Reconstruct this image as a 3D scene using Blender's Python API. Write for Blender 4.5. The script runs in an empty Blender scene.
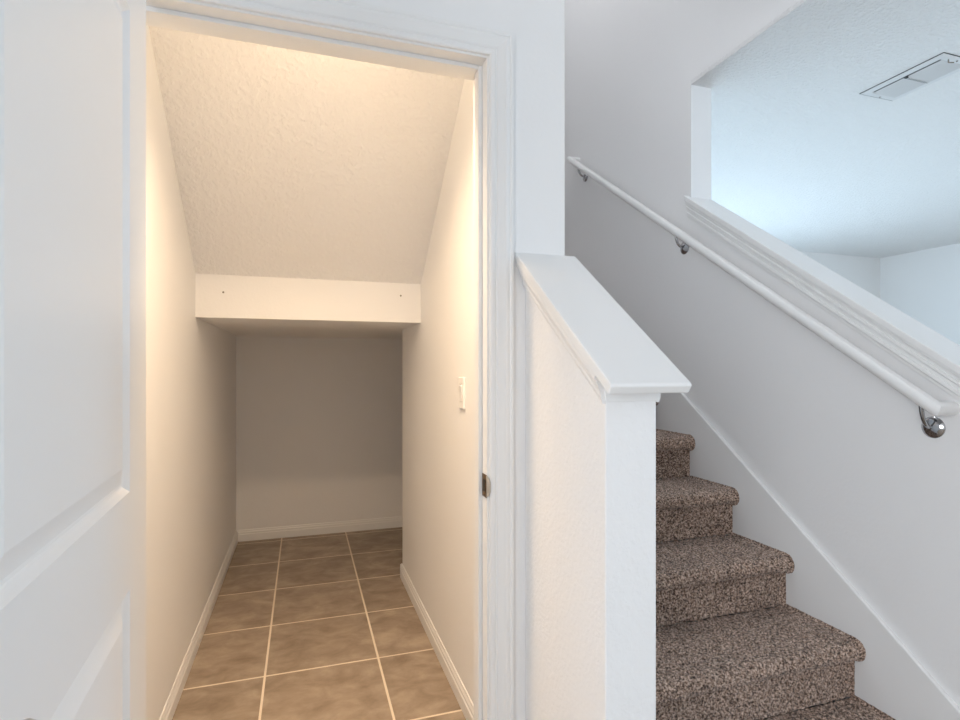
import bpy, bmesh, math, random
import numpy as np
from mathutils import Vector, Matrix, noise

random.seed(3)
rng = np.random.default_rng(5)
scene = bpy.context.scene
col = scene.collection

# ------------------------------------------------------------------ constants (metres)
XL, XC, XS, XW = -0.4594, 0.5701, 0.662, 1.7255      # closet left / closet right / stair left / stair right wall faces
XWO = XW + 0.115
XJL, XJR = -0.372, 0.444                              # door jambs
YF, YD = 1.31, 1.426                                  # door wall front and back faces
YH, ZHT, ZHB, YBK, YE = 2.7303, 1.6872, 1.4912, 4.3092, 3.2653
KC = 0.8222                                           # slope of the closet ceiling
ZD = 2.05
ZC = 2.586                                            # ceiling of the hall and the next room
ZU = 5.2
TREAD, RISE, Y1 = 0.2653, 0.1886, 1.019
NST = 9
ZLAND = RISE * NST
SL = 0.711
YO = 2.12                                             # end jamb of the sloped opening
XR, YFAR = 6.65, 4.786                                # next room
XLEFT, YBACK = -1.75, -3.3

# ------------------------------------------------------------------ materials
def mat(name, color, rough=0.5, metal=0.0, spec=0.5):
    m = bpy.data.materials.new(name); m.use_nodes = True
    b = m.node_tree.nodes['Principled BSDF']
    b.inputs['Base Color'].default_value = (*color, 1)
    b.inputs['Roughness'].default_value = rough
    b.inputs['Metallic'].default_value = metal
    b.inputs['Specular IOR Level'].default_value = spec
    return m, m.node_tree.nodes, m.node_tree.links, b

def lin(r, g, b):
    f = lambda c: (c / 255 / 12.92) if c / 255 <= 0.04045 else ((c / 255 + 0.055) / 1.055) ** 2.4
    return (f(r), f(g), f(b))

def textured_paint(name, color, rough, scale, strength, lo=0.45, hi=0.6, dist=0.004, spec=0.3):
    m, n, l, b = mat(name, color, rough, 0, spec)
    tc = n.new('ShaderNodeNewGeometry')
    nz = n.new('ShaderNodeTexNoise'); nz.inputs['Scale'].default_value = scale; nz.inputs['Detail'].default_value = 3
    rp = n.new('ShaderNodeValToRGB'); rp.color_ramp.elements[0].position = lo; rp.color_ramp.elements[1].position = hi
    bp = n.new('ShaderNodeBump'); bp.inputs['Strength'].default_value = strength; bp.inputs['Distance'].default_value = dist
    l.new(tc.outputs['Position'], nz.inputs['Vector']); l.new(nz.outputs['Fac'], rp.inputs['Fac'])
    l.new(rp.outputs['Color'], bp.inputs['Height']); l.new(bp.outputs['Normal'], b.inputs['Normal'])
    return m

M = {}
M['wall'] = textured_paint('wall_paint', (0.84, 0.84, 0.84), 0.6, 90, 0.05)
M['knee'] = textured_paint('orange_peel_paint', (0.84, 0.84, 0.84), 0.6, 75, 0.16)
M['ceiling'] = textured_paint('knockdown_ceiling_paint', (0.79, 0.79, 0.79), 0.7, 58, 0.55, 0.46, 0.58, 0.006)
M['closet_ceiling'] = textured_paint('closet_ceiling_paint', (0.83, 0.83, 0.83), 0.7, 52, 0.42, 0.44, 0.60, 0.005)
M['trim'] = mat('semi_gloss_trim_paint', (0.83, 0.83, 0.825), 0.33, 0, 0.4)[0]
M['door'] = mat('door_paint', (0.82, 0.825, 0.83), 0.38, 0, 0.4)[0]
M['plastic'] = mat('switch_plastic', (0.90, 0.90, 0.88), 0.3)[0]
M['plastic_shade'] = mat('shaded_switch_plastic', (0.5, 0.5, 0.48), 0.4)[0]  # darker tone stands in for the shaded gap around the rocker
M['chrome'] = mat('polished_chrome', (0.42, 0.42, 0.43), 0.10, 1.0)[0]
M['nickel'] = mat('satin_nickel', (0.62, 0.60, 0.57), 0.28, 1.0)[0]
M['brass'] = mat('aged_brass', lin(128, 100, 68), 0.4, 1.0)[0]
M['dark'] = mat('dark_recess', (0.03, 0.022, 0.016), 0.8)[0]
M['vent'] = mat('vent_enamel', (0.70, 0.71, 0.72), 0.4)[0]
M['duct'] = mat('dark_duct_and_gap', (0.05, 0.055, 0.06), 0.7)[0]
M['screw'] = mat('grey_screw_steel', (0.25, 0.23, 0.2), 0.45, 0.7)[0]

def tile_material():
    m, n, l, b = mat('floor_tile', (0.3, 0.2, 0.15), 0.42, 0, 0.35)
    T, x0, y0, g = 0.46, -0.148, 1.9365, 0.0045
    geo = n.new('ShaderNodeNewGeometry'); sep = n.new('ShaderNodeSeparateXYZ'); l.new(geo.outputs['Position'], sep.inputs[0])
    def mth(op, a, bb=None):
        q = n.new('ShaderNodeMath'); q.operation = op
        for i, v in enumerate((a, bb)):
            if v is None: continue
            if isinstance(v, (int, float)): q.inputs[i].default_value = v
            else: l.new(v, q.inputs[i])
        return q.outputs[0]
    us, ids = [], []
    for ax, o in ((0, x0), (1, y0)):
        u = mth('DIVIDE', mth('SUBTRACT', sep.outputs[ax], o), T)
        ids.append(mth('FLOOR', u))
        fr = mth('FRACT', u)
        us.append(mth('MINIMUM', fr, mth('SUBTRACT', 1.0, fr)))
    d = mth('MULTIPLY', mth('MINIMUM', us[0], us[1]), T)
    gr = mth('LESS_THAN', d, g)
    comb = n.new('ShaderNodeCombineXYZ'); l.new(ids[0], comb.inputs[0]); l.new(ids[1], comb.inputs[1])
    wn = n.new('ShaderNodeTexWhiteNoise'); wn.noise_dimensions = '3D'; l.new(comb.outputs[0], wn.inputs['Vector'])
    off = n.new('ShaderNodeVectorMath'); off.operation = 'MULTIPLY_ADD'
    l.new(wn.outputs['Color'], off.inputs[0]); off.inputs[1].default_value = (7, 7, 7); l.new(geo.outputs['Position'], off.inputs[2])
    mp = n.new('ShaderNodeMapping'); mp.inputs['Scale'].default_value = (1.0, 1.45, 1); mp.inputs['Rotation'].default_value = (0, 0, 0.5)
    l.new(off.outputs[0], mp.inputs['Vector'])
    n1 = n.new('ShaderNodeTexNoise'); n1.inputs['Scale'].default_value = 7; n1.inputs['Detail'].default_value = 8; n1.inputs['Roughness'].default_value = 0.62
    n1.inputs['Distortion'].default_value = 0.35
    l.new(mp.outputs[0], n1.inputs['Vector'])
    rp = n.new('ShaderNodeValToRGB'); cr = rp.color_ramp
    cr.elements[0].position = 0.28; cr.elements[0].color = (*lin(130, 115, 100), 1)
    cr.elements[1].position = 0.75; cr.elements[1].color = (*lin(182, 167, 150), 1)
    e = cr.elements.new(0.5); e.color = (*lin(155, 140, 124), 1)
    l.new(n1.outputs['Fac'], rp.inputs['Fac'])
    hs = n.new('ShaderNodeHueSaturation'); l.new(rp.outputs['Color'], hs.inputs['Color'])
    l.new(mth('ADD', mth('MULTIPLY', wn.outputs['Value'], 0.14), 0.93), hs.inputs['Value'])
    mx = n.new('ShaderNodeMix'); mx.data_type = 'RGBA'
    l.new(gr, mx.inputs[0]); l.new(hs.outputs['Color'], mx.inputs[6]); mx.inputs[7].default_value = (*lin(226, 213, 195), 1)
    l.new(mx.outputs[2], b.inputs['Base Color'])
    bp = n.new('ShaderNodeBump'); bp.inputs['Strength'].default_value = 0.5; bp.inputs['Distance'].default_value = 0.002
    hgt = mth('ADD', mth('MULTIPLY', mth('MINIMUM', d, 0.008), 90), mth('MULTIPLY', n1.outputs['Fac'], 0.35))
    l.new(hgt, bp.inputs['Height']); l.new(bp.outputs['Normal'], b.inputs['Normal'])
    rr = mth('ADD', mth('MULTIPLY', gr, 0.4), 0.42); l.new(rr, b.inputs['Roughness'])
    return m
M['tile'] = tile_material()

def carpet_material():
    m, n, l, b = mat('frieze_carpet', (0.1, 0.08, 0.06), 0.95, 0, 0.1)
    geo = n.new('ShaderNodeNewGeometry')
    n1 = n.new('ShaderNodeTexNoise'); n1.inputs['Scale'].default_value = 140; n1.inputs['Detail'].default_value = 3; n1.inputs['Roughness'].default_value = 0.7
    n2 = n.new('ShaderNodeTexNoise'); n2.inputs['Scale'].default_value = 9; n2.inputs['Detail'].default_value = 3
    l.new(geo.outputs['Position'], n1.inputs['Vector']); l.new(geo.outputs['Position'], n2.inputs['Vector'])
    rp = n.new('ShaderNodeValToRGB'); cr = rp.color_ramp
    cr.elements[0].position = 0.38; cr.elements[0].color = (*lin(52, 38, 31), 1)
    cr.elements[1].position = 0.64; cr.elements[1].color = (*lin(222, 200, 184), 1)
    e = cr.elements.new(0.5); e.color = (*lin(152, 126, 109), 1)
    l.new(n1.outputs['Fac'], rp.inputs['Fac'])
    hs = n.new('ShaderNodeHueSaturation'); l.new(rp.outputs['Color'], hs.inputs['Color'])
    mr = n.new('ShaderNodeMapRange'); mr.inputs[1].default_value = 0.3; mr.inputs[2].default_value = 0.7; mr.inputs[3].default_value = 0.88; mr.inputs[4].default_value = 1.12
    l.new(n2.outputs['Fac'], mr.inputs[0]); l.new(mr.outputs[0], hs.inputs['Value'])
    l.new(hs.outputs['Color'], b.inputs['Base Color'])
    bp = n.new('ShaderNodeBump'); bp.inputs['Strength'].default_value = 0.9; bp.inputs['Distance'].default_value = 0.005
    l.new(n1.outputs['Fac'], bp.inputs['Height']); l.new(bp.outputs['Normal'], b.inputs['Normal'])
    b.inputs['Sheen Weight'].default_value = 0.25; b.inputs['Sheen Roughness'].default_value = 0.6
    return m
M['carpet'] = carpet_material()

# ------------------------------------------------------------------ mesh helpers
class MB:
    def __init__(s): s.v = []; s.f = []
    def add(s, vs, fs):
        o = len(s.v); s.v += [tuple(v) for v in vs]; s.f += [tuple(i + o for i in f) for f in fs]
    def box(s, x0, x1, y0, y1, z0, z1):
        s.add([(x0, y0, z0), (x1, y0, z0), (x1, y1, z0), (x0, y1, z0), (x0, y0, z1), (x1, y0, z1), (x1, y1, z1), (x0, y1, z1)],
              [(0, 3, 2, 1), (4, 5, 6, 7), (0, 1, 5, 4), (1, 2, 6, 5), (2, 3, 7, 6), (3, 0, 4, 7)])
    def loft(s, rings, caps=True, closed=True):
        n = len(rings[0]); vs = [p for r in rings for p in r]; fs = []
        for i in range(len(rings) - 1):
            for j in range(n if closed else n - 1):
                k = (j + 1) % n
                fs.append((i * n + j, i * n + k, (i + 1) * n + k, (i + 1) * n + j))
        if caps and closed:
            fs.append(tuple(reversed(range(n)))); fs.append(tuple((len(rings) - 1) * n + j for j in range(n)))
        s.add(vs, fs)
    def prism(s, a, b): s.loft([a, b])
    def lathe(s, prof, origin, axis, seg=24):
        """prof: list of (radius, distance along axis)"""
        ax = Vector(axis).normalized(); u = ax.orthogonal().normalized(); w = ax.cross(u); o = Vector(origin)
        rings = [[o + ax * h + (u * math.cos(2 * math.pi * k / seg) + w * math.sin(2 * math.pi * k / seg)) * max(r, 1e-4) for k in range(seg)] for r, h in prof]
        s.loft(rings)
    def tube(s, pts, r, seg=16):
        """round tube with mitred corners"""
        P = [Vector(p) for p in pts]; rings = []
        d0 = (P[1] - P[0]).normalized()
        u = d0.orthogonal().normalized(); w = d0.cross(u)
        ring = [P[0] + (u * math.cos(2 * math.pi * k / seg) + w * math.sin(2 * math.pi * k / seg)) * r for k in range(seg)]
        rings.append(ring)
        for i in range(1, len(P)):
            d = (P[i] - P[i - 1]).normalized()
            nrm = d if i == len(P) - 1 else (d + (P[i + 1] - P[i]).normalized()).normalized()
            prev = rings[-1]; new = []
            for q in prev:
                t = (P[i] - q).dot(nrm) / d.dot(nrm); new.append(q + d * t)
            rings.append(new)
        s.loft(rings)
    def build(s, name, m, parent=None, bevel=0, smooth=False, seg=2, matrix=None):
        me = bpy.data.meshes.new(name); me.from_pydata(s.v, [], s.f); me.validate()
        bm = bmesh.new(); bm.from_mesh(me); bmesh.ops.recalc_face_normals(bm, faces=bm.faces[:]); bm.to_mesh(me); bm.free()
        if matrix is not None: me.transform(matrix)
        me.materials.append(m)
        o = bpy.data.objects.new(name, me); col.objects.link(o)
        if smooth:
            for p in me.polygons: p.use_smooth = True
            try: me.set_sharp_from_angle(angle=math.radians(40))
            except Exception: pass
        if bevel:
            md = o.modifiers.new('bevel', 'BEVEL'); md.width = bevel; md.segments = seg; md.limit_method = 'ANGLE'; md.angle_limit = math.radians(35)
            md.harden_normals = False
        if parent:
            o.parent = parent
            o.matrix_parent_inverse = Matrix.Translation(parent.location).inverted()
        return o

def thing(name, loc, label, cat, group=None):
    o = bpy.data.objects.new(name, None); o.empty_display_size = 0.05; col.objects.link(o); o.location = loc
    o['label'] = label; o['category'] = cat
    if group: o['group'] = group
    return o
def tag(o, label, cat, kind=None, group=None):
    o['label'] = label; o['category'] = cat
    if kind: o['kind'] = kind
    if group: o['group'] = group
    return o
def struct(mb, name, m, label, cat, bevel=0):
    return tag(mb.build(name, m, None, bevel), label, cat, 'structure')

def ypoly(poly, x0, x1):          # polygon in (Y, Z) extruded along X
    mb = MB(); mb.prism([(x0, y, z) for y, z in poly], [(x1, y, z) for y, z in poly]); return mb

# ------------------------------------------------------------------ the setting
b = MB(); b.box(XLEFT - 0.1, XR + 0.1, YBACK - 0.1, YFAR + 0.1, -0.1, 0)
struct(b, 'floor', M['tile'], 'brown square tile floor with pale grout lines', 'floor')

b = MB()
b.box(XLEFT, XR, YBACK, YF, ZC, ZC + 0.02)
b.box(XW, XR, YF, YO, ZC, ZC + 0.02)
b.box(XWO, XR, YO, YFAR, ZC, ZC + 0.02)
struct(b, 'ceiling', M['ceiling'], 'white textured ceiling of the next room, above the sloped opening', 'ceiling')
b = MB(); b.box(XL, XWO, YF, YBK, ZU, ZU + 0.1)
struct(b, 'ceiling_upper', M['ceiling'], 'high ceiling at the top of the stairwell', 'ceiling')

# door wall (with the door opening)
b = MB()
b.box(XLEFT, XJL - 0.018, YF, YD, 0, ZC)
b.box(XJR + 0.018, XS, YF, YD, 0, ZC)
b.box(XJL - 0.018, XJR + 0.018, YF, YD, ZD + 0.018, ZC)
struct(b, 'wall_front', M['wall'], 'white wall around the closet doorway, beside the half wall', 'wall')
# closet + stair walls
b = MB(); b.box(XL - 0.1, XL, YD, YBK, 0, ZU)
struct(b, 'wall_closet_left', M['wall'], 'left wall inside the lit closet under the stairs', 'wall')
b = MB(); b.box(XC, XS, YD, YE, 0, ZU); b.box(XC, XS, YF, YD, ZC, ZU)
struct(b, 'wall_closet_right', M['wall'], 'right wall inside the closet, with the light switch', 'wall')
b = MB(); b.box(XL - 0.1, XWO, YBK, YBK + 0.1, 0, ZU)
struct(b, 'wall_closet_back', M['wall'], 'dim back wall at the far end of the closet', 'wall')
b = MB(); b.box(XL - 0.1, XC, YD - 0.05, YD, ZC + 0.02, ZU); b.box(XS, XW, YF, YF + 0.1, ZC + 0.02, ZU)
struct(b, 'wall_upper_front', M['wall'], 'wall above the hall ceiling at the front of the stairwell', 'wall')
b = MB(); b.box(XS, XW, YE - 0.03, YE, 0, ZHB)
struct(b, 'wall_under_stair', M['wall'], 'wall under the stairs at the back of the closet recess', 'wall')
# closet header + sloped ceiling + soffit
b = MB(); b.box(XL, XC, YH, YE, ZHB, ZHT + 0.03)
struct(b, 'wall_closet_header', M['wall'], 'white dropped header across the closet below the sloped ceiling', 'wall')
t = 0.12
b = ypoly([(YH, ZHT), (YD, ZHT + KC * (YH - YD)), (YD, ZHT + KC * (YH - YD) + t), (YH + 0.02, ZHT + t)], XL, XC)
struct(b, 'ceiling_closet', M['closet_ceiling'], 'sloped textured ceiling of the lit closet', 'ceiling')
b = MB(); b.box(XL, XW, YE, YBK, ZHB, ZLAND - 0.05)
struct(b, 'ceiling_soffit', M['wall'], 'flat soffit under the stair landing at the back of the closet', 'ceiling')

# stair side wall with the sloped opening
def zsill(y): return 2.06 + SL * (y - YO)          # top of the sill
TCAP = 0.021; VC = TCAP * math.sqrt(1 + SL * SL)   # cap thickness, and measured vertically
YEND = 0.90
b = MB(); VS, FS = [], []
for x in (XW, XWO):
    VS += [(x, y, z) for y, z in [(YEND, 0), (YO, 0), (YBK, 0), (YEND, zsill(YEND) - VC), (YO, zsill(YO) - VC), (YBK, zsill(YO) - VC),
                                  (YF, ZC + 0.02), (YO, ZC + 0.02), (YBK, ZC + 0.02), (YF, ZU), (YO, ZU), (YBK, ZU)]]
for k in (0, 12):
    FS += [tuple(i + k for i in f) for f in [(0, 1, 4, 3), (1, 2, 5, 4), (4, 5, 8, 7), (6, 7, 10, 9), (7, 8, 11, 10)]]
FS += [(i, j, j + 12, i + 12) for i, j in [(0, 1), (1, 2), (2, 5), (5, 8), (8, 11), (11, 10), (10, 9), (9, 6), (6, 7), (7, 4), (4, 3), (3, 0)]]
b.add(VS, FS)
struct(b, 'wall_stair_right', M['wall'], 'grey white stair wall carrying the handrail, cut away by a sloped opening', 'wall')
# the next room and the hall behind the camera
b = MB(); b.box(XWO, XR, YFAR, YFAR + 0.1, 0, ZC)
struct(b, 'wall_far', M['wall'], 'far bluish white wall of the room beyond the opening', 'wall')
b = MB(); b.box(XR, XR + 0.1, YBACK, YFAR, 0, ZC)
struct(b, 'wall_right', M['wall'], 'right hand wall of the room beyond the opening', 'wall')
# back wall with a window opening, solid left wall
def holed_wall(axis, pos, thick, a0, a1, holes):
    mb = MB(); cur = a0
    def bx(u0, u1, z0, z1):
        if axis == 'y': mb.box(u0, u1, pos - thick, pos, z0, z1)
        else: mb.box(pos - thick, pos, u0, u1, z0, z1)
    for h0, h1, z0, z1 in holes:
        bx(cur, h0, 0, ZC); bx(h0, h1, 0, z0); bx(h0, h1, z1, ZC); cur = h1
    bx(cur, a1, 0, ZC); return mb
BW = [(4.1, 6.3, 0.3, 2.3)]
struct(holed_wall('y', YBACK, 0.12, XLEFT, XR, BW), 'wall_back', M['wall'], 'white wall with windows behind the viewer', 'wall')
b = MB(); b.box(XLEFT - 0.1, XLEFT, YBACK, YD, 0, ZC)
struct(b, 'wall_left', M['wall'], 'white wall of the hall, behind the open door', 'wall')

# half wall beside the stairs
XK0, XK1, YK = 0.548, XS, 0.914
def zcap(y): return 1.234 + SL * (y - 0.847)
b = ypoly([(YK, 0), (YF, 0), (YF, zcap(YF) - VC), (YK, zcap(YK) - VC)], XK0, XK1)
struct(b, 'wall_half', M['knee'], 'short white half wall with a sloped top at the foot of the stairs', 'wall', 0.003)

# ------------------------------------------------------------------ trim
def baseboard(name, p0, p1, nrm, label, mb=None, h=0.083, th=0.013):
    """p0,p1 along the wall; nrm points into the room"""
    prof = [(0, 0), (th, 0), (th, h * 0.60), (th * 0.75, h * 0.66), (th * 0.75, h * 0.78), (th * 0.45, h * 0.88), (th * 0.4, h * 0.97), (th * 0.2, h), (0, h)]
    new = mb is None
    mb = mb or MB()
    n = Vector((*nrm, 0))
    mb.prism([Vector((*p0, 0)) + n * a + Vector((0, 0, z)) for a, z in prof], [Vector((*p1, 0)) + n * a + Vector((0, 0, z)) for a, z in prof])
    if new: return struct(mb, name, M['trim'], label, 'baseboard', 0.001)
baseboard('baseboard_left', (XL, YD), (XL, YBK), (1, 0), 'white moulded baseboard along the left closet wall')
mb = MB(); baseboard('', (XC, YD), (XC, YE + 0.013), (-1, 0), '', mb); baseboard('', (XC - 0.013, YE), (XC + 0.08, YE), (0, 1), '', mb)
struct(mb, 'baseboard_right', M['trim'], 'white moulded baseboard along the right closet wall', 'baseboard', 0.001)
baseboard('baseboard_back', (XL + 0.013, YBK), (XW, YBK), (0, -1), 'white moulded baseboard at the foot of the closet back wall')
mb = MB(); baseboard('', (XK0, YK - 0.013), (XK0, YF), (-1, 0), '', mb); baseboard('', (XK0 - 0.013, YK), (XK1, YK), (0, -1), '', mb)
struct(mb, 'baseboard_half', M['trim'], 'white baseboard around the foot of the half wall', 'baseboard', 0.001)

# door frame: jambs, stops and casing (one fixed frame)
fr = MB()
fr.box(XJL - 0.018, XJL, YF, YD, 0, ZD + 0.018); fr.box(XJR, XJR + 0.018, YF, YD, 0, ZD + 0.018); fr.box(XJL, XJR, YF, YD, ZD, ZD + 0.018)
frame = tag(fr.build('trim_1', M['trim'], None, 0.0012), 'white frame and moulded casing around the closet doorway', 'door frame', 'structure')
st = MB()
st.box(XJL, XJL + 0.011, YF + 0.037, YF + 0.072, 0, ZD); st.box(XJR - 0.011, XJR, YF + 0.037, YF + 0.072, 0, ZD); st.box(XJL + 0.011, XJR - 0.011, YF + 0.037, YF + 0.072, ZD - 0.011, ZD)
st.build('door_stop', M['trim'], frame, 0.002)
cw = 0.060
cprof = [(0.0, 0.0), (0.0, 0.007), (0.004, 0.0095), (0.012, 0.0105), (0.016, 0.009), (0.020, 0.0115), (0.034, 0.0145), (0.040, 0.0165), (0.046, 0.0165), (0.050, 0.0145), (0.054, 0.0165), (cw, 0.0165), (cw, 0.0)]
rv = 0.006
def casing_leg(sx, xin):
    mb = MB(); mb.prism([(xin + sx * d, YF - h, 0) for d, h in cprof], [(xin + sx * d, YF - h, ZD + rv + d) for d, h in cprof])
    return mb.build('casing', M['trim'], frame, 0)
casing_leg(1, XJR + rv); casing_leg(-1, XJL - rv)
mb = MB(); mb.prism([(XJL - rv - d, YF - h, ZD + rv + d) for d, h in cprof], [(XJR + rv + d, YF - h, ZD + rv + d) for d, h in cprof])
mb.build('casing', M['trim'], frame, 0)

# skirt boards of the stairs
def zskirt(y): return -0.3999 + 0.7107 * y
YS0, YS1 = 0.93, YE + 0.02
b = ypoly([(YS0, 0), (1.7, 0), (YS1, zskirt(YS1) - 0.8), (YS1, zskirt(YS1)), (YS0, zskirt(YS0))], XW - 0.016, XW)
struct(b, 'trim_2', M['trim'], 'white sloped skirt board where the stairs meet the right wall', 'skirt board', 0.004)

# ------------------------------------------------------------------ sloped caps
def capped(name, x0, x1, zf, ylow, yup, wx0, wx1, ywall_low, label, cat, horn=0, prof=None):
    s = SL; c = 1 / math.sqrt(1 + s * s)
    base = thing(name, ((x0 + x1) / 2, ylow, zf(ylow)), label, cat)
    def pt(y, d):                          # a point d below the top plane, measured square to the slope
        return (y + d * s * c, zf(y) - d * c)
    def plumb(y, d): return (y, zf(y) - d / c)
    lowt, lowb = pt(ylow, 0), pt(ylow, TCAP)
    e = 0.004
    mb = ypoly([pt(ylow, 0.003), (lowt[0] + 0.004, zf(lowt[0] + 0.004)), plumb(yup, 0), plumb(yup, TCAP), lowb], x0, x1)
    if horn:
        mb2 = ypoly([plumb(yup, 0), plumb(yup + horn, 0), plumb(yup + horn, TCAP), plumb(yup, TCAP)], x0, wx0); mb.v += []; o = len(mb.v); mb.v += mb2.v; mb.f += [tuple(i + o for i in f) for f in mb2.f]
    if horn: mb.v = [(min(x, XWO + 0.004), y, z) for x, y, z in mb.v]
    mb.build('board', M['trim'], base, 0.003)
    # cove mouldings under both overhangs: (outward from the wall, depth below the board)
    prof = prof or [(0, 0), (0.023, 0), (0.023, 0.010), (0.019, 0.012), (0.0175, 0.020), (0.012, 0.028), (0.0095, 0.034), (0.0095, 0.040), (0.006, 0.048), (0, 0.048)]
    for sgn, wx in ((-1, wx0), (1, wx1))[:1 if horn else 2]:
        mm = MB(); yl = ywall_low
        yu = yup + (horn - 0.003 if sgn < 0 else 0)
        A = []; B = []
        for a, d in prof:
            y, z = plumb(yl, TCAP + d); A.append((wx + sgn * a, y, z))
            y, z = plumb(yu, TCAP + d); B.append((wx + sgn * a, y, z))
        mm.prism(A, B); mm.build('moulding', M['trim'], base, 0)
    if not horn:
        z0 = zf(ywall_low) - VC; mm = MB()
        mm.prism([(wx0 - 0.004, ywall_low - 0.007, z0 - 0.006), (wx0 - 0.004, ywall_low, z0), (wx0 - 0.002, ywall_low, z0 - 0.056), (wx0 - 0.002, ywall_low - 0.004, z0 - 0.056)],
                 [(wx1 + 0.004, ywall_low - 0.007, z0 - 0.006), (wx1 + 0.004, ywall_low, z0), (wx1 + 0.002, ywall_low, z0 - 0.056), (wx1 + 0.002, ywall_low - 0.004, z0 - 0.056)])
        mm.build('moulding', M['trim'], base, 0.001)
    return base
capped('half_wall_cap', 0.520, 0.694, zcap, 0.847, YF, XK0, XK1, YK, 'white sloped wooden cap on top of the half wall', 'ledge')
SILLP = [(0, 0), (0.024, 0), (0.024, 0.006), (0.017, 0.010), (0.016, 0.018), (0.020, 0.020), (0.020, 0.026), (0.013, 0.031), (0.012, 0.040), (0.0155, 0.042), (0.0155, 0.050), (0.010, 0.055), (0.008, 0.064), (0, 0.064)]
capped('sloped_sill', XW - 0.030, XWO + 0.026, zsill, YEND - 0.05, YO, XW, XWO, YEND, 'white sloped sill with moulding along the opening above the handrail', 'ledge', 0.016, SILLP)

# ------------------------------------------------------------------ stairs
stairs = thing('staircase', (1.19, Y1, 0), 'brown carpeted staircase rising between the half wall and the handrail wall', 'staircase')
X0S, X1S = XS + 0.001, XW - 0.017
def strip(name, prof, res, amp, closed_back):
    """carpet strip: profile in (Y, Z) swept along X on a fine grid with tufted pile"""
    P = [Vector((y, z)) for y, z in prof]
    pts = []
    for a, c in zip(P[:-1], P[1:]):
        n = max(1, int(round((c - a).length / res)))
        for k in range(n): pts.append(a + (c - a) * k / n)
    pts.append(P[-1]); pr = np.array([(p.x, p.y) for p in pts]); m = len(pr)
    tg = np.gradient(pr, axis=0); nr = np.stack([tg[:, 1], -tg[:, 0]], 1); nr /= np.linalg.norm(nr, axis=1)[:, None] + 1e-9
    nx = max(2, int((X1S - X0S) / res)); xs = np.linspace(X0S, X1S, nx)
    h = rng.normal(0, 1, (m, nx))
    h = h + 0.55 * (np.roll(h, 1, 0) + np.roll(h, -1, 0) + np.roll(h, 1, 1) + np.roll(h, -1, 1)); h /= 1.5
    edge = np.minimum(1, np.minimum(xs - X0S, X1S - xs) / 0.018)
    round_in = 0.010 * (1 - np.sqrt(np.clip(1 - (1 - edge) ** 2, 0, 1)))   # pile rolls down at both ends
    d = np.clip(h, -2, 2) * amp * np.clip(edge, 0.25, 1)[None, :] - round_in[None, :]
    V = np.zeros((m, nx, 3)); V[:, :, 0] = xs[None, :] + np.clip(rng.normal(0, 1, (m, nx)), -1.5, 1.5) * amp * 0.5 * (edge[None, :] > 0.9)
    V[:, :, 1] = pr[:, 0][:, None] + nr[:, 0][:, None] * d
    V[:, :, 2] = pr[:, 1][:, None] + nr[:, 1][:, None] * d
    idx = np.arange(m * nx).reshape(m, nx)
    F = np.stack([idx[:-1, :-1], idx[:-1, 1:], idx[1:, 1:], idx[1:, :-1]], -1).reshape(-1, 4)
    v = V.reshape(-1, 3).tolist(); f = F.tolist()
    # close the body behind the pile
    ring = [(y, z) for y, z in closed_back]
    o = MB(); o.v = v; o.f = f
    if ring:
        q = ypoly(ring, X0S + 0.012, X1S - 0.012); off = len(o.v); o.v += q.v; o.f += [tuple(i + off for i in ff) for ff in q.f]
    me = bpy.data.meshes.new(name); me.from_pydata(o.v, [], o.f); me.materials.append(M['carpet'])
    for p in me.polygons: p.use_smooth = True
    ob = bpy.data.objects.new(name, me); col.objects.link(ob); ob.parent = stairs; ob.matrix_parent_inverse = Matrix.Translation(stairs.location).inverted()
    return ob
for i in range(1, NST + 1):
    yn = Y1 + (i - 1) * TREAD; zt = RISE * i; R = 0.028
    res = 0.0042 if i <= 5 else 0.02
    amp = 0.0022 if i <= 5 else 0.0
    yr = yn + 0.038                                   # riser face
    yb = yn + TREAD + 0.034
    prof = [(yb, zt), (yn + R, zt)]
    for k in range(1, 9):
        a = math.pi / 2 + math.pi * k / 8
        prof.append((yn + R + R * math.cos(a) * 1.0, zt - R + R * math.sin(a)))
    prof.append((yr, zt - 2 * R))
    if i == NST:
        strip('riser', [(yr, zt - RISE), (yr, zt - 0.05)], 0.02, 0, [(yr + 0.008, zt - RISE), (yr + 0.03, zt - RISE), (yr + 0.03, zt - 0.06), (yr + 0.008, zt - 0.06)])
        continue
    strip('tread', prof[::-1], res, amp, [(yb, zt - 0.012), (yn + 0.02, zt - 0.012), (yn + 0.02, zt - 0.036), (yb, zt - 0.036)])
    zb = zt - RISE
    strip('riser', [(yr, zb), (yr, zt - 2 * R + 0.002)], res, amp, [(yr + 0.008, zb), (yr + 0.03, zb), (yr + 0.03, zt - 0.04), (yr + 0.008, zt - 0.04)])

b = MB(); b.box(XL, XW, Y1 + (NST - 1) * TREAD, YBK, ZLAND - 0.05, ZLAND)
struct(b, 'floor_landing', M['carpet'], 'carpeted landing at the top of the first stairs', 'floor', 0.02)
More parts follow.
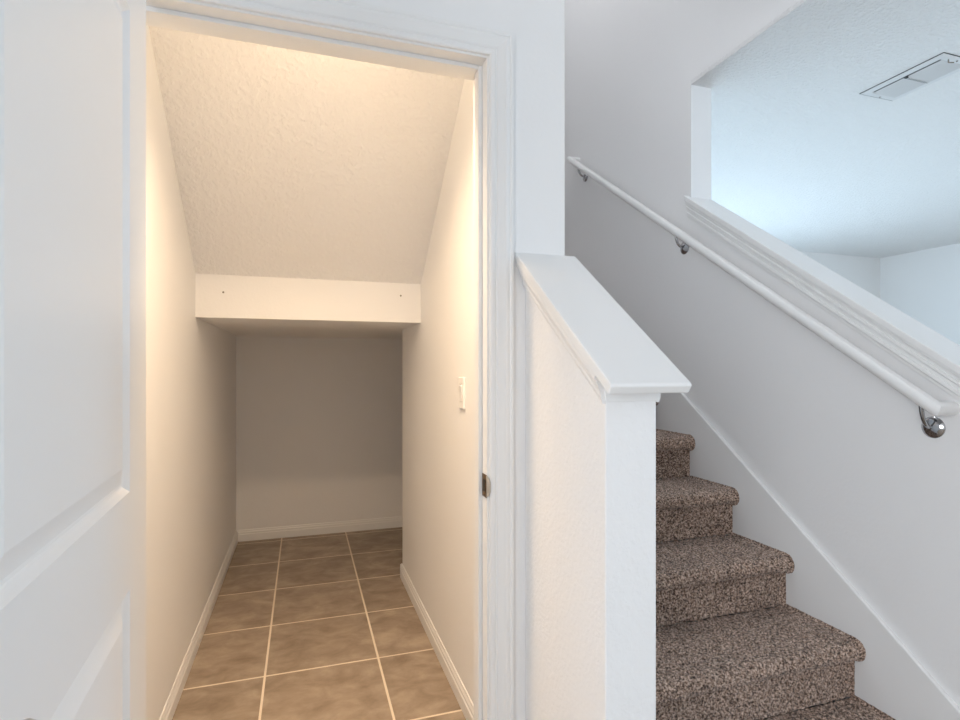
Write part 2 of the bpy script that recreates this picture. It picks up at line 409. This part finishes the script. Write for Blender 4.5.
# ------------------------------------------------------------------ handrail
def zrail(y): return 1.2983 + 0.678 * (y - 1.2586)
XRL = 1.662
hr = thing('handrail', (XW, 2.1, zrail(2.1)), 'round white handrail sloping up the stair wall on chrome brackets', 'handrail')
mb = MB(); ya, yb_ = 1.042, 3.21
mb.tube([(XW, ya, zrail(ya)), (XRL, ya, zrail(ya)), (XRL, yb_, zrail(yb_)), (XW, yb_, zrail(yb_))], 0.0195, 24)
mb.build('rail', M['trim'], hr, 0, True)
for y, z in ((1.0893, 1.093), (2.163, 1.833), (3.118, 2.486)):
    zr = zrail(y)
    arm = MB(); pts = []
    for k in range(13):
        u = k / 12; a = u * math.pi / 2
        pts.append((XW - 0.012 - (XW - 0.024 - XRL) * math.sin(a), y, z + (zr - 0.020 - z) * (1 - math.cos(a))))
    arm.tube(pts, 0.0058, 12)
    br = arm.build('bracket', M['chrome'], hr, 0, True)
    rs = MB(); rs.lathe([(0.0, 0), (0.031, 0), (0.031, 0.003), (0.027, 0.007), (0.018, 0.011), (0.011, 0.014), (0.0, 0.016)], (XW, y, z), (-1, 0, 0), 28)
    r_ = rs.build('rosette', M['chrome'], br, 0, True); r_.matrix_parent_inverse = Matrix.Identity(4)
    sd = MB(); L = 0.018; s = 0.691
    P = [(-L, -0.020 - 0.004), (L, -0.020 - 0.004), (L, -0.0185), (-L, -0.0185)]
    sd.prism([(XRL - 0.002, y + a, zr + a * s + d) for a, d in P], [(XRL + 0.020, y + a, zr + a * s + d) for a, d in P])
    s_ = sd.build('saddle', M['chrome'], br, 0.001); s_.matrix_parent_inverse = Matrix.Identity(4)

# ------------------------------------------------------------------ the open door
W, H, T = 0.812, 2.035, 0.035
ddir = Vector((0.0613, -1, 0)).normalized(); dn = Vector((1, 0.0613, 0)).normalized()
DM = Matrix(((ddir.x, -dn.x, 0, -0.308), (ddir.y, -dn.y, 0, 1.285), (0, 0, 1, 0.010), (0, 0, 0, 1)))
# local: x along the width from the hinge side, y into the slab (0 = seen face), z up
def door_face(mb, y, sg):
    xs = [0, 0.146, 0.706, W]; zs = [0, 0.20, 0.853, 1.030, 1.905, H]
    for i in range(3):
        for j in range(5):
            if i == 1 and j in (1, 3): continue
            mb.add([(xs[i], y, zs[j]), (xs[i + 1], y, zs[j]), (xs[i + 1], y, zs[j + 1]), (xs[i], y, zs[j + 1])], [(0, 1, 2, 3)])
    for j in (1, 3):
        steps = [(0, 0), (0.004, 0.0035), (0.010, 0.009), (0.013, 0.0105), (0.018, 0.0105), (0.021, 0.0095), (0.048, 0.0015), (0.050, 0.001)]
        rings = []
        for o, d in steps:
            x0, x1, z0, z1 = xs[1] + o, xs[2] - o, zs[j] + o, zs[j + 1] - o
            rings.append([(x0, y + sg * d, z0), (x1, y + sg * d, z0), (x1, y + sg * d, z1), (x0, y + sg * d, z1)])
        mb.loft(rings, caps=False); mb.add(rings[-1], [(0, 1, 2, 3)])
mb = MB(); door_face(mb, 0, 1); door_face(mb, T, -1)
for a in ([(0, 0, 0), (0, T, 0), (0, T, H), (0, 0, H)], [(W, 0, 0), (W, T, 0), (W, T, H), (W, 0, H)], [(0, 0, 0), (W, 0, 0), (W, T, 0), (0, T, 0)], [(0, 0, H), (W, 0, H), (W, T, H), (0, T, H)]):
    mb.add(a, [(0, 1, 2, 3)])
door = mb.build('door_1', M['door'], None, 0, matrix=DM)
bm = bmesh.new(); bm.from_mesh(door.data); bmesh.ops.remove_doubles(bm, verts=bm.verts[:], dist=1e-5); bmesh.ops.recalc_face_normals(bm, faces=bm.faces[:]); bm.to_mesh(door.data); bm.free()
tag(door, 'white panelled door standing open at the left of the closet', 'door', 'structure')
for sg, y0 in ((-1, 0), (1, T)):
    kb = MB(); kb.lathe([(0, 0), (0.031, 0), (0.031, 0.004), (0.026, 0.008), (0.012, 0.010), (0.011, 0.028), (0.018, 0.033), (0.025, 0.042), (0.026, 0.050), (0.022, 0.058), (0.012, 0.063), (0, 0.064)], (0.766, y0, 0.948), (0, sg, 0), 32)
    kb.build('door_knob', M['nickel'], door, 0, True, matrix=DM)
for z in (0.22, 1.02, 1.82):
    hb = MB(); hb.lathe([(0, 0), (0.006, 0), (0.006, 0.09), (0, 0.09)], (-0.006, 0.041, z), (0, 0, 1), 12); hb.build('hinge', M['nickel'], door, 0, True, matrix=DM)

# ------------------------------------------------------------------ strike plate on the jamb
zs_ = 0.963
sp = thing('strike_plate', (XJR, YF + 0.016, zs_), 'small brass strike plate on the right door jamb', 'strike plate')
mb = MB(); th = 0.0018
mb.box(XJR - th, XJR, YF + 0.001, YF + 0.034, zs_ - 0.029, zs_ + 0.029); mb.build('plate', M['brass'], sp, 0.0006)
mb = MB(); rings = []
for dz, k in ((-0.027, 0.15), (-0.022, 0.6), (-0.012, 1), (0.012, 1), (0.022, 0.6), (0.027, 0.15)):
    e = YF + 0.002
    path = [(-th, e - YF), (-th * 0.8, -0.004 * k), (0.005 * k - th * (1 - k), -0.0125 * k), (0.0062 * k - th * 0.2 * (1 - k), -0.0112 * k), (0.0006, -0.003 * k), (0, e - YF)]
    rings.append([(XJR + a, YF + b_, zs_ + dz) for a, b_ in path])
mb.loft(rings); mb.build('lip', M['nickel'], sp)
mb = MB(); mb.box(XJR - th - 0.0006, XJR - 0.0006, YF + 0.007, YF + 0.026, zs_ - 0.015, zs_ + 0.015); mb.build('latch_hole', M['dark'], sp)
for dz in (-0.021, 0.021):
    mb = MB(); mb.lathe([(0, 0), (0.0035, 0), (0.003, 0.001), (0, 0.0013)], (XJR - th, YF + 0.018, zs_ + dz), (-1, 0, 0), 12); mb.build('screw', M['brass'], sp, 0, True)

# ------------------------------------------------------------------ light switch on the closet wall
ys, zs2 = 1.965, 1.169
sw = thing('light_switch', (XC, ys, zs2), 'white rocker light switch on the right closet wall', 'light switch')
mb = MB(); mb.box(XC - 0.0075, XC, ys - 0.036, ys + 0.036, zs2 - 0.059, zs2 + 0.059); mb.build('plate', M['plastic'], sw, 0.003)
mb = ypoly([(0, 0)] * 0 or [(ys - 0.017, zs2 - 0.034), (ys + 0.017, zs2 - 0.034), (ys + 0.017, zs2 + 0.034), (ys - 0.017, zs2 + 0.034)], XC - 0.0075, XC - 0.005)
mb.build('rocker_frame', M['plastic_shade'], sw, 0.0005)
mb = MB(); mb.prism([(XC - 0.0075, ys - 0.0155, zs2 + 0.032), (XC - 0.013, ys - 0.0155, zs2 + 0.030), (XC - 0.009, ys - 0.0155, zs2), (XC - 0.0078, ys - 0.0155, zs2 - 0.032), (XC - 0.006, ys - 0.0155, zs2 - 0.032)],
                    [(XC - 0.0075, ys + 0.0155, zs2 + 0.032), (XC - 0.013, ys + 0.0155, zs2 + 0.030), (XC - 0.009, ys + 0.0155, zs2), (XC - 0.0078, ys + 0.0155, zs2 - 0.032), (XC - 0.006, ys + 0.0155, zs2 - 0.032)])
mb.build('rocker', M['plastic'], sw, 0.0006)
for dz in (-0.048, 0.048):
    mb = MB(); mb.lathe([(0, 0), (0.003, 0), (0.0025, 0.001), (0, 0.0012)], (XC - 0.006, ys, zs2 + dz), (-1, 0, 0), 10); mb.build('screw', M['plastic'], sw, 0, True)

# ------------------------------------------------------------------ screws left in the closet header
for (x, z, lab) in ((-0.345, 1.608, 'tiny grey screw at the left end of the closet header'), (0.468, 1.625, 'tiny grey screw at the right end of the closet header')):
    mb = MB(); mb.lathe([(0, 0), (0.0045, 0), (0.0045, 0.002), (0.003, 0.004), (0, 0.0045)], (x, YH + 0.001, z), (0, -1, 0), 14)
    tag(mb.build('screw', M['screw'], None, 0, True), lab, 'screw', None, 'screws in the closet header')

# ------------------------------------------------------------------ ceiling vent
vx0, vx1, vy0, vy1 = 2.557, 2.775, 1.576, 1.936
vt = thing('ceiling_vent', ((vx0 + vx1) / 2, (vy0 + vy1) / 2, ZC), 'white rectangular air vent on the ceiling of the next room', 'vent')
mb = MB(); fw = 0.034
def fring(o, d): return [(vx0 + o, vy0 + o, ZC - d), (vx1 - o, vy0 + o, ZC - d), (vx1 - o, vy1 - o, ZC - d), (vx0 + o, vy1 - o, ZC - d)]
mb.loft([fring(0, 0), fring(0, 0.003), fring(0.006, 0.007), fring(fw - 0.004, 0.007), fring(fw, 0.005), fring(fw, 0.0)], caps=False)
mb.build('frame', M['vent'], vt)
mb = MB(); mb.loft([fring(-0.003, 0), fring(-0.003, 0.0022), fring(0.004, 0.0022), fring(0.004, 0)], caps=False); mb.build('gap_shadow_strip', M['duct'], vt)  # dark strip laid in as the shadow line around the flange
mb = MB(); mb.box(vx0 + fw - 0.002, vx1 - fw + 0.002, vy0 + fw - 0.002, vy1 - fw + 0.002, ZC - 0.0015, ZC - 0.0002); mb.build('duct_opening', M['duct'], vt)
ym = (vy0 + vy1) / 2
for (ya, yb_) in ((vy0 + fw, ym - 0.005), (ym + 0.005, vy1 - fw)):
    x = vx0 + fw + 0.016; nb = 11; stp = (vx1 - vx0 - 2 * fw - 0.017) / nb
    for k in range(nb):
        mb = MB(); xx = x + k * stp
        ring = [(xx, ZC - 0.0018), (xx + 0.001, ZC - 0.0018), (xx + 0.0105, ZC - 0.0105), (xx + 0.0095, ZC - 0.0105)]
        mb.prism([(a, ya, z) for a, z in ring], [(a, yb_, z) for a, z in ring]); mb.build('louvre', M['vent'], vt)
mb = MB(); mb.box(vx0 + fw, vx1 - fw, ym - 0.005, ym + 0.005, ZC - 0.0098, ZC - 0.001); mb.build('divider', M['duct'], vt)
mb = MB()
for k in range(11): mb.box(vx0 + fw + 0.019 + k * stp, vx0 + fw + 0.023 + k * stp, ym - 0.0055, ym + 0.0055, ZC - 0.0112, ZC - 0.006)
mb.build('louvre_tabs', M['vent'], vt)
mb = MB(); mb.tube([((vx0 + vx1) / 2 - 0.05, vy0 + 0.018, ZC - 0.009), ((vx0 + vx1) / 2 - 0.05, vy0 + 0.018, ZC - 0.022), ((vx0 + vx1) / 2 - 0.035, vy0 + 0.006, ZC - 0.026)], 0.0025, 8); mb.build('lever', M['screw'], vt, 0, True)
for y in (vy0 + 0.016, vy1 - 0.016):
    mb = MB(); mb.lathe([(0, 0), (0.004, 0), (0.003, 0.002), (0, 0.0025)], ((vx0 + vx1) / 2, y, ZC - 0.0085), (0, 0, -1), 10); mb.build('screw', M['screw'], vt, 0, True)

# ------------------------------------------------------------------ lights
def area(name, loc, rot, sx, sy, power, color):
    L = bpy.data.lights.new(name, 'AREA'); L.shape = 'RECTANGLE'; L.size = sx; L.size_y = sy; L.energy = power; L.color = color
    o = bpy.data.objects.new(name, L); col.objects.link(o); o.location = loc; o.rotation_euler = rot; return o
def point(name, loc, r, power, color):
    L = bpy.data.lights.new(name, 'POINT'); L.shadow_soft_size = r; L.energy = power; L.color = color
    o = bpy.data.objects.new(name, L); col.objects.link(o); o.location = loc; return o
R90 = math.pi / 2
area('hall_left_fill', (XLEFT + 0.02, -1.5, 1.45), (R90, 0, -R90), 2.0, 1.5, 65, (0.92, 0.95, 1.0))  # unseen fill added at the solid left wall for stair and half walls
area('back_window_daylight', (5.2, YBACK + 0.02, 1.30), (R90, 0, 0.35), 2.2, 2.0, 14, (0.68, 0.84, 1.0))
area('side_fill', (XR - 0.02, -0.5, 1.30), (R90, 0, R90), 2.4, 1.9, 118, (0.64, 0.82, 1.0))  # unseen bluish fill added to brighten the open door
area('next_room_fill', (3.4, YFAR - 0.02, 1.10), (R90 + 0.5, 0, math.pi), 2.4, 1.8, 115, (0.60, 0.82, 1.0))  # unseen fill added at the far wall to light the next room
cl = area('closet_lamp', (0.05, YD + 0.07, 2.33), (math.radians(9), 0, 0), 0.46, 0.12, 14.0, (1.0, 0.72, 0.455)); cl.data.spread = math.radians(117)
point('closet_top_fill', (0.05, 1.57, 2.30), 0.07, 1.6, (1.0, 0.80, 0.56))  # extra point light added to brighten the top of the closet
point('stairwell_fill', (1.1, 2.6, 4.8), 0.15, 23, (0.94, 0.96, 1.0))  # unseen light added to brighten the upper stairwell
wd = bpy.data.worlds.new('sky'); scene.world = wd; wd.use_nodes = True
wd.node_tree.nodes['Background'].inputs[0].default_value = (0.75, 0.87, 1.0, 1); wd.node_tree.nodes['Background'].inputs[1].default_value = 1.0

# ------------------------------------------------------------------ camera
cd = bpy.data.cameras.new('camera'); cam = bpy.data.objects.new('camera', cd); col.objects.link(cam); scene.camera = cam
cd.sensor_width = 36; cd.lens = 545.5 / 960 * 36; cd.clip_start = 0.02
cam.location = (0, 0, 1.2664); cam.rotation_euler = (R90, 0, -0.3140)
cd.shift_y = 7.04 / 960

scene.view_settings.view_transform = 'Standard'; scene.view_settings.look = 'None'
scene.view_settings.exposure = 0.0; scene.view_settings.gamma = 1.0; scene.view_settings.use_curve_mapping = False
c = scene.cycles
c.use_denoising = True; c.max_bounces = 14; c.diffuse_bounces = 10; c.glossy_bounces = 4; c.sample_clamp_indirect = 8.0
